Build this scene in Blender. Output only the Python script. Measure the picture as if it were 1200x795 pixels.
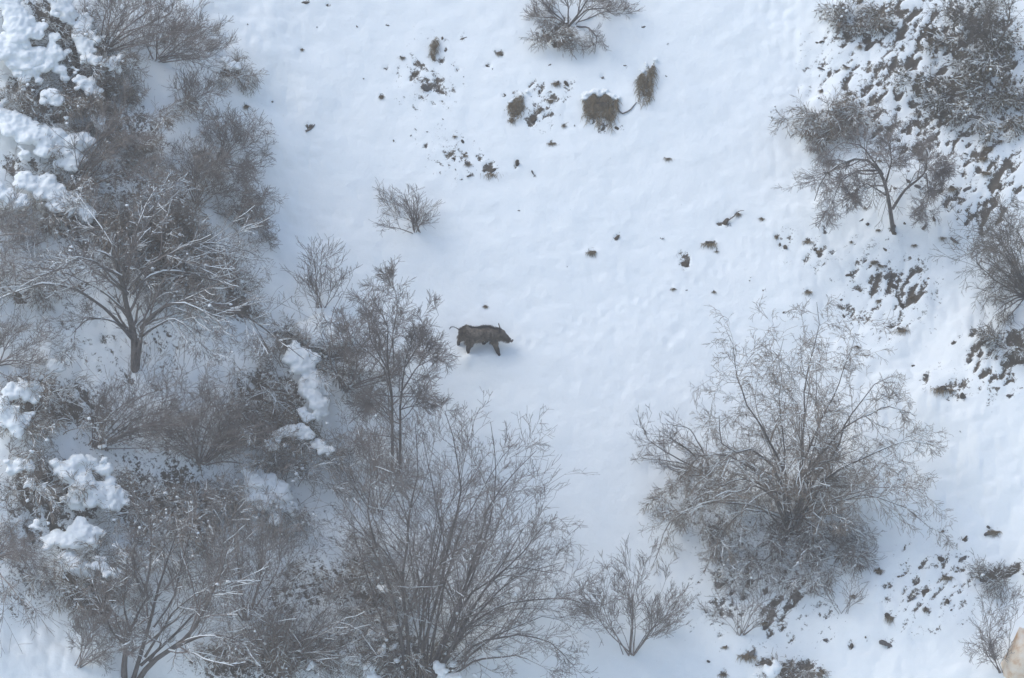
import bpy, math, random
import numpy as np
R = math.radians
for o in list(bpy.data.objects):
    bpy.data.objects.remove(o, do_unlink=True)
scene = bpy.context.scene
col = scene.collection

# ------------------------------------------------------------------ camera, sky, sun, exposure
PITCH, DIST, LENS = R(32), 90.0, 118.7
cam_d = bpy.data.cameras.new('camera'); cam_d.lens = LENS; cam_d.sensor_width = 36
cam_d.clip_start = 1; cam_d.clip_end = 3000
cam = bpy.data.objects.new('camera', cam_d); col.objects.link(cam)
CAM = np.array([0.0, -DIST*math.cos(PITCH), DIST*math.sin(PITCH)])
cam.location = CAM; cam.rotation_euler = (R(90)-PITCH, 0, 0)
scene.camera = cam
SUN_EL, SUN_AZ = 50, 285            # azimuth clockwise from +Y
world = bpy.data.worlds.new('World'); scene.world = world; world.use_nodes = True
nt = world.node_tree; bg = nt.nodes['Background']
sky = nt.nodes.new('ShaderNodeTexSky'); sky.sky_type = 'NISHITA'; sky.sun_disc = False
sky.sun_elevation = R(SUN_EL); sky.sun_rotation = R(SUN_AZ)
sky.air_density = 1.0; sky.dust_density = 1.0; sky.ozone_density = 1.0
nt.links.new(sky.outputs[0], bg.inputs[0]); bg.inputs[1].default_value = 0.14
sun_d = bpy.data.lights.new('sun', 'SUN'); sun_d.energy = 1.2; sun_d.angle = R(40); sun_d.color = (1, .96, .88)
sun = bpy.data.objects.new('sun', sun_d); col.objects.link(sun)
sun.rotation_euler = (R(90-SUN_EL), 0, R(-SUN_AZ)+math.pi)
scene.view_settings.view_transform = 'Standard'; scene.view_settings.look = 'None'
scene.view_settings.gamma = 1.0; scene.view_settings.use_curve_mapping = False
scene.view_settings.exposure = 1.30
scene.cycles.volume_bounces = 0
scene.cycles.max_bounces = 6

# ------------------------------------------------------------------ numeric helpers
rng = np.random.default_rng(7)
_T = np.random.default_rng(11).random((64, 256, 256)).astype(np.float32)[:8]
def vnoise(x, y, s=0):
    x = np.asarray(x, float); y = np.asarray(y, float)
    t = _T[s % 8]; xi = np.floor(x).astype(int); yi = np.floor(y).astype(int)
    fx = x-xi; fy = y-yi; fx = fx*fx*fx*(fx*(fx*6-15)+10); fy = fy*fy*fy*(fy*(fy*6-15)+10)
    a = t[xi & 255, yi & 255]; b = t[(xi+1) & 255, yi & 255]
    c = t[xi & 255, (yi+1) & 255]; d = t[(xi+1) & 255, (yi+1) & 255]
    return ((a*(1-fx)+b*fx)*(1-fy)+(c*(1-fx)+d*fx)*fy)*2-1
def fbm(x, y, s=0, o=4):
    v = 0; a = 1; n = 0
    for i in range(o):
        v = v+a*vnoise(x*2**i+17.3*i, y*2**i-9.1*i, s+i); n += a; a *= .5
    return v/n
def sstep(a, b, x):
    t = np.clip((x-a)/(b-a), 0, 1); return t*t*(3-2*t)
def nrm(v):
    return v/np.maximum(np.linalg.norm(v, axis=-1, keepdims=True), 1e-9)

TS = math.tan(R(35))
def Hm(x, y):
    x = np.asarray(x, float); y = np.asarray(y, float)
    base = np.interp(y, [-400, -110, -70, 60, 120, 400], [-52, -52, -70*TS+3, 60*TS, 120*TS*.9, 400*TS*.55])
    sp = lambda v: np.log1p(np.exp(np.clip(v, -30, 30)))
    bl = np.minimum(sp((-x-5.0-.12*y*0)), 60); br = np.minimum(sp((x-8.0)), 60)
    side = np.clip(sstep(-2, -7, x+.25*y)+sstep(6, 10, x), 0, 1)
    return base+.38*bl+.22*br+.05*fbm(x/5, y/5, 1)+side*.45*fbm(x/3.2+5, y/3.2, 2, 3)

FPX = 1200*LENS/36
FW = np.array([0, math.cos(PITCH), -math.sin(PITCH)]); UP = np.array([0, math.sin(PITCH), math.cos(PITCH)]); RT = np.array([1., 0, 0])
def ray(px, py):
    px = np.asarray(px, float)[..., None]; py = np.asarray(py, float)[..., None]
    return nrm(FW+RT*(px-600)/FPX+UP*(397.5-py)/FPX)
def P(px, py, h=0.0):
    """the point of the hillside (raised by h) seen at photo pixel px, py"""
    d = ray(px, py); lo = np.full(d.shape[:-1], 55.0); hi = np.full(d.shape[:-1], 150.0)
    for _ in range(40):
        m = (lo+hi)/2; q = CAM+d*m[..., None]
        above = q[..., 2] > Hm(q[..., 0], q[..., 1])+h
        lo = np.where(above, m, lo); hi = np.where(above, hi, m)
    return CAM+d*lo[..., None]
def proj(p):
    v = p-CAM; w = v@FW
    return 600+FPX*(v@RT)/w, 397.5-FPX*(v@UP)/w
def plane_pt(B, px, py, dep):
    """point seen at px, py, standing dep metres further away (in plan) than B"""
    d = ray(px, py); k = (B[1]+dep-CAM[1])/d[1]
    return CAM+d*k

# ------------------------------------------------------------------ materials
def mat(name):
    m = bpy.data.materials.new(name); m.use_nodes = True
    n = m.node_tree; return m, n, n.nodes['Principled BSDF'], n.nodes, n.links
def noise_node(N, L, scale, detail=4, rough=.6, dist=0):
    c = N.new('ShaderNodeTexCoord'); t = N.new('ShaderNodeTexNoise')
    t.inputs['Scale'].default_value = scale; t.inputs['Detail'].default_value = detail
    t.inputs['Roughness'].default_value = rough; t.inputs['Distortion'].default_value = dist
    L.new(c.outputs['Object'], t.inputs['Vector']); return t
def ramp(N, stops):
    r = N.new('ShaderNodeValToRGB')
    while len(r.color_ramp.elements) < len(stops): r.color_ramp.elements.new(.5)
    for e, (p, c) in zip(r.color_ramp.elements, stops):
        e.position = p; e.color = (*c, 1)
    return r
def simple(name, stops, scale, rough=.85, bump=0, bscale=None, detail=4):
    m, n, b, N, L = mat(name); t = noise_node(N, L, scale, detail); r = ramp(N, stops)
    L.new(t.outputs['Fac'], r.inputs[0]); L.new(r.outputs[0], b.inputs['Base Color'])
    b.inputs['Roughness'].default_value = rough; b.inputs['Specular IOR Level'].default_value = .15
    if bump:
        t2 = noise_node(N, L, bscale or scale*3, 5); bp = N.new('ShaderNodeBump')
        bp.inputs['Strength'].default_value = bump; bp.inputs['Distance'].default_value = .03
        L.new(t2.outputs['Fac'], bp.inputs['Height']); L.new(bp.outputs[0], b.inputs['Normal'])
    return m
M = {}
SNOW = (.80, .83, .87)
M['snow'] = simple('snow_load', [(.3, (.79, .83, .83)), (.7, (.86, .885, .87))], 3, .7, .5, 14)
M['bark'] = simple('bark_grey', [(.3, (.075, .064, .056)), (.7, (.18, .16, .145))], 9, .9, .6, 40)
M['twig'] = simple('twig_greybrown', [(.35, (.14, .118, .104)), (.65, (.28, .245, .222))], 2.5, .9)
M['twig_brown'] = simple('twig_brown', [(.35, (.16, .128, .100)), (.65, (.31, .262, .215))], 2.5, .9)
M['twig_dark'] = simple('twig_dark', [(.35, (.11, .094, .075)), (.65, (.21, .185, .155))], 2.5, .9)
M['soil'] = simple('soil', [(.35, (.045, .038, .030)), (.52, (.09, .072, .052)), (.65, (.15, .125, .085))], 12, .95, .8, 30)
M['rock'] = simple('rock_grey', [(.35, (.07, .065, .06)), (.65, (.15, .14, .13))], 8, .9, .8, 20)
M['drygrass'] = simple('dry_grass', [(.35, (.17, .125, .075)), (.5, (.27, .215, .14)), (.65, (.10, .088, .055))], 14, .9)
M['leaf'] = simple('olive_leaf', [(.4, (.07, .068, .038)), (.6, (.14, .12, .075))], 8, .7)
M['corner_tan'] = simple('pale_tan_blob', [(.35, (.62, .38, .20)), (.5, (.80, .66, .50)), (.7, (.86, .77, .66))], 3, .9, .5, 18)  # cream-orange of the blurred warm patch, put into the corner blob's colour

m, n, b, N, L = mat('hillside_snow')
at = N.new('ShaderNodeAttribute'); at.attribute_name = 'bare'
t = noise_node(N, L, 11, 8, .8)
ma = N.new('ShaderNodeMath'); ma.operation = 'MULTIPLY_ADD'; ma.inputs[1].default_value = 3.0; ma.inputs[2].default_value = -1.5
L.new(t.outputs['Fac'], ma.inputs[0])
ad = N.new('ShaderNodeMath'); ad.operation = 'ADD'; L.new(at.outputs['Fac'], ad.inputs[0]); L.new(ma.outputs[0], ad.inputs[1])
edge = ramp(N, [(.48, (0, 0, 0)), (.56, (1, 1, 1))]); L.new(ad.outputs[0], edge.inputs[0])
sn = ramp(N, [(.3, (.79, .83, .83)), (.7, (.86, .885, .87))]); t2 = noise_node(N, L, .8, 5); L.new(t2.outputs['Fac'], sn.inputs[0])
so = ramp(N, [(.30, (.03, .027, .022)), (.45, (.09, .072, .056)), (.56, (.085, .075, .055)), (.66, (.19, .155, .12)), (.78, (.26, .23, .19))])
t3 = noise_node(N, L, 6, 8, .8); L.new(t3.outputs['Fac'], so.inputs[0])
mx = N.new('ShaderNodeMixRGB'); L.new(edge.outputs[0], mx.inputs[0]); L.new(sn.outputs[0], mx.inputs[1]); L.new(so.outputs[0], mx.inputs[2])
L.new(mx.outputs[0], b.inputs['Base Color']); b.inputs['Roughness'].default_value = .75; b.inputs['Specular IOR Level'].default_value = .2
t4 = noise_node(N, L, 5, 6, .6); bp = N.new('ShaderNodeBump'); bp.inputs['Strength'].default_value = .35; bp.inputs['Distance'].default_value = .06
L.new(t4.outputs['Fac'], bp.inputs['Height']); L.new(bp.outputs[0], b.inputs['Normal'])
M['hill'] = m

# ------------------------------------------------------------------ mesh helpers
def new_mesh(name, V, F4=None, F3=None, smooth=True):
    me = bpy.data.meshes.new(name); me.vertices.add(len(V)); me.vertices.foreach_set('co', np.asarray(V, np.float32).ravel())
    n4 = 0 if F4 is None else len(F4); n3 = 0 if F3 is None else len(F3)
    loops = np.concatenate([a.ravel() for a in (F4, F3) if a is not None]).astype(np.int32)
    me.loops.add(len(loops)); me.loops.foreach_set('vertex_index', loops)
    me.polygons.add(n4+n3)
    st = np.concatenate([np.arange(n4)*4, n4*4+np.arange(n3)*3]).astype(np.int32)
    me.polygons.foreach_set('loop_start', st)
    me.polygons.foreach_set('use_smooth', np.full(n4+n3, smooth))
    me.update(calc_edges=True); return me
def link(name, me, material=None, parent=None, loc=(0, 0, 0)):
    o = bpy.data.objects.new(name, me); col.objects.link(o); o.location = loc
    if material is not None: me.materials.append(material)
    if parent is not None: o.parent = parent
    return o
def thing(name, label, cat, loc, group=None):
    o = bpy.data.objects.new(name, None); col.objects.link(o); o.location = loc; o.empty_display_size = .2
    o['label'] = label; o['category'] = cat
    if group: o['group'] = group
    return o
def tubes(Pt, Rd, S):
    """Pt (N,K,3), Rd (N,K) -> vertices, quads"""
    n, k, _ = Pt.shape
    T = nrm(np.gradient(Pt, axis=1)); ax = nrm(Pt[:, -1]-Pt[:, 0])
    ref = np.where(np.abs(ax[:, 2:3]) > .8, np.array([[1., .2, 0]]), np.array([[0, .1, 1.]]))[:, None, :]
    U = nrm(np.cross(T, ref)); W = np.cross(T, U)
    a = np.arange(S)*2*math.pi/S
    V = Pt[:, :, None, :]+Rd[:, :, None, None]*(U[:, :, None, :]*np.cos(a)[None, None, :, None]+W[:, :, None, :]*np.sin(a)[None, None, :, None])
    idx = np.arange(n*k*S).reshape(n, k, S); nx = np.roll(idx, -1, axis=2)
    F = np.stack([idx[:, :-1], nx[:, :-1], nx[:, 1:], idx[:, 1:]], -1).reshape(-1, 4)
    return V.reshape(-1, 3), F
class Bag:
    def __init__(s): s.V = []; s.F = []; s.T = []; s.n = 0
    def tri(s, V, F): s.V.append(V); s.T.append(F+s.n); s.n += len(V)
    def add(s, V, F): s.V.append(V); s.F.append(F+s.n); s.n += len(V)
    def tube(s, Pt, Rd, S=3):
        if len(Pt): s.add(*tubes(Pt, Rd, S))
    def build(s, name, material, parent, origin):
        if not s.V: return None
        return link(name, new_mesh(name, np.concatenate(s.V)-origin, np.concatenate(s.F) if s.F else None, np.concatenate(s.T) if s.T else None), material, parent)
def resample(pl, k):
    pl = np.asarray(pl, float); s = np.concatenate([[0], np.cumsum(np.linalg.norm(np.diff(pl, axis=0), axis=1))])
    q = np.linspace(0, s[-1], k*3)
    d = np.stack([np.interp(q, s, pl[:, i]) for i in range(3)], 1)
    for _ in range(2):
        d[1:-1] = (d[:-2]+2*d[1:-1]+d[2:])/4
    q = np.linspace(0, len(d)-1, k)
    return np.stack([np.interp(q, np.arange(len(d)), d[:, i]) for i in range(3)], 1)
def grow(Pp, Rp, per, ratio, ang, trop, wig, K, rmin, rk=.55, t0=.2, g=rng, lmin=.08, maxn=None):
    n, kp, _ = Pp.shape
    par = np.repeat(np.arange(n), per); m_ = len(par)
    t = t0+(1-t0)*g.random(m_)
    f = t*(kp-1); i = np.minimum(f.astype(int), kp-2); w = (f-i)[:, None]
    o = Pp[par, i]*(1-w)+Pp[par, i+1]*w; T = nrm(Pp[par, i+1]-Pp[par, i])
    r0 = (Rp[par, i]*(1-w[:, 0])+Rp[par, i+1]*w[:, 0])*rk
    Ls = np.linalg.norm(np.diff(Pp, axis=1), axis=2).sum(1)[par]
    length = np.maximum(Ls*ratio*(.45+.75*g.random(m_))*(1.15-.65*t), lmin)
    q = g.normal(size=(m_, 3)); perp = nrm(q-(q*T).sum(1, keepdims=True)*T)
    a = (ang*(.6+.8*g.random(m_)))[:, None]
    d = nrm(np.cos(a)*T+np.sin(a)*perp)
    out = np.zeros((m_, K, 3)); out[:, 0] = o; st = (length/(K-1))[:, None]
    bendy = g.normal(size=(m_, 3))*wig*.5
    for k in range(1, K):
        d = nrm(d+np.asarray(trop)/(K-1)+g.normal(size=(m_, 3))*wig/math.sqrt(K-1)+bendy/(K-1)); out[:, k] = out[:, k-1]+d*st
    rr = np.maximum(r0[:, None]*np.linspace(1, .35, K)[None], rmin)
    return out, rr
def snow_runs(bag, Pt, Rd, g, thr=.75, amount=.6, k=.9, rmin=.012):
    T = nrm(np.gradient(Pt, axis=1)); flat = sstep(thr+.15, thr-.25, np.abs(T[:, :, 2]))
    n, K, _ = Pt.shape
    s = g.random((n, 1))*50; q = np.arange(K)[None]*.45
    run = sstep(.55-amount, .75-amount, vnoise(s+q, s*3.1+q*0, 3)*.5+.5-.5)
    rad = np.maximum(Rd*k, rmin)*flat*run
    keep = rad.max(1) > .006
    if keep.any():
        Q = Pt[keep].copy(); rd = rad[keep]; Q[:, :, 2] += Rd[keep]*.75+rd*.25
        bag.tube(Q, np.maximum(rd, .0008), 5)
ICO = None
def ico(sub=2):
    import bmesh
    bm = bmesh.new(); bmesh.ops.create_icosphere(bm, subdivisions=sub, radius=1)
    V = np.array([v.co[:] for v in bm.verts]); F = np.array([[v.index for v in f.verts] for f in bm.faces]); bm.free(); return V, F
IV, IF = ico(2); IV1, IF1 = ico(1)
def puffs(centers, radii, g, flat=.75):
    """small lumpy balls of snow -> verts, tris as degenerate-free quads list (tri faces)"""
    n = len(centers); A = IV1[None]*(1+.25*g.normal(size=(n, len(IV1), 1)))
    A = A*radii[:, None, None]*np.array([1.15, 1.15, flat]); V = (A+centers[:, None]).reshape(-1, 3)
    F = (IF1[None]+np.arange(n)[:, None, None]*len(IV1)).reshape(-1, 3); return V, F

# ------------------------------------------------------------------ hillside with lying snow and bare banks
BARE = []   # cx, cy, rx, ry, angle(deg, picture, ccw), strength
def bare(*a): BARE.append(a)
# steep banks on the upper slope under the shrubs
for a in [(62, 22, 34, 16, -35, 1), (40, 60, 50, 10, -40, .8), (90, 70, 40, 14, -40, .9), (110, 110, 50, 22, -30, .9), (40, 120, 40, 20, -35, .9), (25, 195, 30, 14, -35, .8),
          (150, 150, 55, 30, -35, .7), (90, 235, 60, 20, -35, .9), (160, 210, 50, 30, -30, .6), (200, 300, 90, 50, -20, .75), (100, 280, 60, 30, -40, .8),
          (275, 350, 22, 34, 30, 1), (20, 345, 30, 14, 0, .8), (60, 470, 60, 30, -10, .8), (60, 590, 60, 50, -40, .9), (200, 590, 80, 60, 0, .7),
          (100, 690, 40, 30, -35, 1), (310, 480, 50, 50, -30, .9), (395, 425, 22, 26, 20, .9), (345, 395, 26, 12, -10, .9), (20, 690, 40, 40, 0, .5),
          (360, 690, 60, 40, 20, .6), (430, 690, 40, 50, 30, .7), (330, 770, 110, 30, 5, .8), (480, 770, 60, 30, 0, .8), (180, 520, 90, 40, 10, .5),
          (272, 85, 16, 9, 10, 1), (130, 395, 12, 8, 0, .6), (300, 640, 60, 20, 0, .4),
          (655, 38, 22, 16, 20, .9)]: bare(*a)
# broken ground on the other bank
for a in [(1010, 30, 40, 12, 35, .8), (1060, 45, 30, 12, 35, .6), (985, 45, 24, 8, 30, .6), (1150, 50, 40, 45, 60, .85), (1120, 110, 70, 26, 40, .9), (995, 140, 45, 20, 30, .8),
          (1040, 85, 22, 14, 30, .7), (1100, 160, 30, 14, 35, .6), (1185, 60, 20, 26, 60, .7), (1190, 400, 14, 16, 0, .9), (1160, 190, 20, 8, 30, .4),
          (1045, 325, 22, 8, -40, .75), (1060, 350, 22, 8, -50, .7), (1000, 370, 16, 6, 20, .5), (1170, 672, 30, 9, 15, 1), (925, 782, 40, 14, 0, .9),
          (850, 720, 36, 6, 20, .5), (920, 640, 90, 50, 0, .42), (980, 715, 40, 5, 20, .5), (950, 560, 60, 50, 0, .4), (820, 590, 40, 50, 0, .45)]: bare(*a)
for (cx, cy, r) in [(703, 130, 17), (700, 146, 9), (757, 104, 10), (605, 126, 10), (622, 138, 8), (508, 60, 6), (487, 84, 7), (500, 102, 8), (802, 305, 7), (575, 198, 7)]: bare(cx, cy, r, r*1.1, 20, .85)
DIRT = [(455,28,4),(472,66,5),(453,80,4),(447,114,6),(519,45,6),(522,58,5),(536,82,4),(512,103,5),(585,60,7),(571,75,4),(543,42,6),(499,171,7),(462,165,4),(533,160,5),(544,166,7),(545,182,5),(531,187,5),(549,194,5),(551,206,6),(568,200,7),(540,211,4),(607,192,9),(625,202,6),(652,97,8),(666,98,9),(632,108,6),(645,118,7),(644,76,4),(592,111,4),(600,140,7),(633,128,7),(673,148,4),(661,148,5),(647,168,6),(725,150,8),(733,75,5),(706,90,6),(695,50,4),(753,31,5),(783,185,6),(487,84,12),(500,102,14),(575,198,14),(622,138,12),(693,294,9),(722,277,8),(802,305,15),(832,282,11),(849,258,13),(920,287,11),(364,150,8),(569,358,5),(1105,655,12),(1126,653,13),(1083,692,13),(1043,721,13),(1042,752,13),(877,765,14),(1103,458,12),(1128,465,13),(1058,388,10),(776,278,4),(840,292,5),(865,250,6),(893,255,5),(915,285,6),(910,277,5),(948,281,8),(958,294,7),(837,339,5),(789,337,5),(878,328,4),(895,340,4),(947,342,7),(918,368,4),(998,321,8),(990,368,8),(1017,373,8),(1040,322,12),(1048,333,12),(1025,307,8),(1058,356,13),(1033,312,7),(1063,330,6),(1070,345,7),(1076,352,6),(985,350,5),(1008,340,4),(1030,352,5),(1004,407,5),(1022,345,5),(1046,268,9),(1082,266,8),(1072,285,5),(1116,405,7),(1135,422,8),(1086,443,8),(1116,458,5),(1187,460,7),(1112,470,4),(1070,430,4),(1158,618,6),(1165,623,9),(1130,632,8),(1068,700,9),(1110,707,10),(1085,716,7),(1114,717,4),(998,756,7),(967,750,6),(1014,748,5),(1030,667,8),(1053,674,5),(1105,622,6),(832,775,5),(847,790,7),(850,758,5),(918,735,6),(960,787,12),(1110,678,8),(895,730,6),(1060,640,5),(870,700,6),(1000,700,5),(354,57,5),(288,124,7),(319,117,4),(358,2,8),(383,5,4)]
SPECK = [(1085, 90, 165, 140, .95), (1040, 345, 80, 75, .62), (1150, 220, 85, 70, .85), (890, 705, 125, 75, .58), (1090, 690, 80, 70, .55), (530, 180, 60, 40, .5), (1170, 420, 60, 70, .7),
         (920, 650, 120, 60, .55), (1110, 450, 50, 30, .5), (500, 90, 60, 60, .5), (640, 120, 60, 45, .55), (960, 290, 70, 40, .45), (150, 400, 150, 400, .38), (400, 640, 200, 150, .3)]
def bare_field(x, y, px, py):
    b = np.zeros_like(x)
    wx = 9*fbm(x/.5, y/.5, 4, 3); wy = 9*fbm(x/.5+40, y/.5, 5, 3)
    for cx, cy, rx, ry, an, s in BARE:
        c, d = math.cos(R(an)), math.sin(R(an)); dx = px+wx-cx; dy = -(py+wy-cy)
        u = (dx*c+dy*d)/rx; v = (-dx*d+dy*c)/ry
        b = np.maximum(b, s*sstep(1.45, .55, np.sqrt(u*u+v*v)))
    if x.size > 1000:
        w2 = 3*vnoise(x/.12, y/.12, 2); w3 = 3*vnoise(x/.12+9, y/.12, 3)
        for k_, (cx, cy, r) in enumerate(DIRT):
            i0 = (np.abs(px-cx) < 3*r+6) & (np.abs(py-cy) < 3*r+6); ex = .7+.12*(k_ % 5)
            b[i0] = np.maximum(b[i0], .75*sstep(1.5, .3, np.hypot((px[i0]+w2[i0]-cx)/(r*.75*ex), (py[i0]+w3[i0]-cy-r*.1)/(r*.5/ex))))
    sp = np.zeros_like(x)
    for cx, cy, rx, ry, s in SPECK:
        sp = np.maximum(sp, s*sstep(1.2, .3, np.sqrt(((px-cx)/rx)**2+((py-cy)/ry)**2)))
    an = np.where(px > 600, R(38), R(-38)); a_ = x*np.cos(an)+y*np.sin(an); c_ = -x*np.sin(an)+y*np.cos(an)
    nz = .55*fbm(a_/.34, c_/.15, 6, 3)+.55*vnoise(a_/.17, c_/.10, 1)
    b2 = np.minimum(1, sp*1.5)*np.clip((nz+.22*sp+.12)/.95, 0, 1)*1.12
    mott = sstep(-.55, .45, .7*fbm(a_/.4, c_/.18, 2, 4)+.5*vnoise(a_/.16, c_/.09, 3))
    return np.clip(np.maximum(b*(.35+.65*mott), b2), 0, 1)
BX, BY, _ = P(566, 409)
_g = np.random.default_rng(21); DIMPLES = []
for _ in range(170):
    q_ = P(730+_g.normal()*95, 400+_g.normal()*95); DIMPLES.append((q_[0], q_[1], .07+.10*_g.random(), .006+.012*_g.random()))
for k_ in range(26):      # old half-filled trail crossing the slope towards the animal
    q_ = P(610+k_*11, 404-k_*4.2+(4 if k_ % 2 else -4)); DIMPLES.append((q_[0], q_[1], .09, .018))
def Hfull(x, y, full=True):
    h = Hm(x, y)
    q = np.stack([x, y, h], -1); px, py = proj(q)
    core = (np.abs(x) < 20) & (np.abs(y) < 16)
    bf = np.where(core, bare_field(x, y, px, py), 0)
    rough = np.clip(sstep(-1.5, -6.5, x+.33*y)+sstep(5.5, 9, x+.12*y)+.6*sstep(0, 1, bf), 0.03, 1)
    top = .5*sstep(60, 20, np.hypot((px-560)/2.3, py-110)); rough = np.maximum(rough, top*.7)
    h = h+rough*(.12*fbm(x/.9, y/.9, 3, 4)+.05*np.abs(vnoise(x/.33, y/.33, 2)))-.08*sstep(.35, .8, bf)+.11*np.exp(-(((x-BX+.20)/.50)**2+((y-BY+.22)/.26)**2))+.13*np.exp(-(((x-BX+.38)/.16)**2+((y-BY+.30)/.12)**2))
    h = h+.034*fbm(x/.55, y/.38, 5, 3)+.06*fbm(x/1.9, y/1.2, 1, 3)
    if x.size > 1000:
        for (ax, ay, r, dd) in DIMPLES:
            i0 = (np.abs(x-ax) < 3*r) & (np.abs(y-ay) < 3*r); q2 = ((x[i0]-ax)/r)**2+((y[i0]-ay)/r)**2; h[i0] -= dd*np.exp(-q2)-.35*dd*np.exp(-((np.sqrt(q2)-1.6)/.5)**2)
    return h, bf
def axis(a, b, st, far):
    c = np.arange(a, b+st/2, st); s = st*np.cumprod(np.full(200, 1.09)); s = np.cumsum(s); s = s[s < far]
    return np.concatenate([a-s[::-1], c, b+s])
def build_hill():
    X = axis(-16, 16.5, .05, 240); Y = axis(-11, 12.5, .05, 240)
    gx, gy = np.meshgrid(X, Y); h, bf = Hfull(gx, gy)
    V = np.stack([gx, gy, h], -1).reshape(-1, 3); ny, nx = gx.shape
    i = np.arange(nx*ny).reshape(ny, nx); F = np.stack([i[:-1, :-1], i[:-1, 1:], i[1:, 1:], i[1:, :-1]], -1).reshape(-1, 4)
    me = new_mesh('hillside', V, F); at = me.attributes.new('bare', 'FLOAT', 'POINT'); at.data.foreach_set('value', bf.ravel().astype(np.float32))
    o = link('hillside', me, M['hill']); o['kind'] = 'structure'; o['label'] = 'snow covered hillside with bare earth banks'
    return o
build_hill()

def ground(px, py):
    q = P(px, py); h, _ = Hfull(np.atleast_1d(q[..., 0]), np.atleast_1d(q[..., 1])); q = np.array(q); q[..., 2] = h if q.ndim > 1 else h[0]; return q

# ------------------------------------------------------------------ woody plants
LUMPS = bpy.data.textures.new('lumps', 'CLOUDS'); LUMPS.noise_scale = .11; LUMPS.noise_depth = 3
def snow_mesh(name, spheres, parent, origin, voxel=.045, g=rng):
    """lumps of snow melted into one body"""
    Vs, Fs = [], []; n = 0
    for (c, r) in spheres:
        V = IV*r*np.array([1.15, 1.05, .58]); V = V*(1+.12*vnoise(V[:, 0]/.12+c[0]*5, V[:, 1]/.12+V[:, 2]*9, 2)[:, None])
        Vs.append(V+c-origin); Fs.append(IF+n); n += len(V)
    me = new_mesh(name, np.concatenate(Vs), None, np.concatenate(Fs)); o = link(name, me, M['snow'], parent)
    md = o.modifiers.new('fuse', 'REMESH'); md.mode = 'VOXEL'; md.voxel_size = voxel; md.use_smooth_shade = True
    sm = o.modifiers.new('soft', 'SMOOTH'); sm.factor = .6; sm.iterations = 2
    dm = o.modifiers.new('lumps', 'DISPLACE'); dm.texture = LUMPS; dm.strength = .12; dm.texture_coords = 'LOCAL'
    return o
def cap_spheres(spec, g):
    """spec: list of (px, py, h, rpx) strips; returns spheres in world space"""
    out = []
    for strip in spec:
        pts = strip
        for i in range(max(1, len(pts)-1)):
            a = pts[i]; b_ = pts[min(i+1, len(pts)-1)]
            L_ = math.hypot(a[0]-b_[0], a[1]-b_[1]); nn = max(2, int(L_/(.35*(a[3]+b_[3])/2))) if len(pts) > 1 else 3
            for j in range(nn):
                w = j/max(1, nn-1) if len(pts) > 1 else 0
                px, py, h, r = [a[k]*(1-w)+b_[k]*w for k in range(4)]
                for _ in range(5):
                    q = g.normal(size=2)*r*.55; rr = r/44*(.22+.45*g.random())*1.08
                    out.append((P(px+q[0], py+q[1], h+.22+g.normal()*.03), rr))
                if g.random() < .35:
                    q = g.normal(size=2)*r*1.0; out.append((P(px+q[0], py+abs(q[1]), h+.2+g.normal()*.04), .03+.05*g.random()))
    return out
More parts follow.
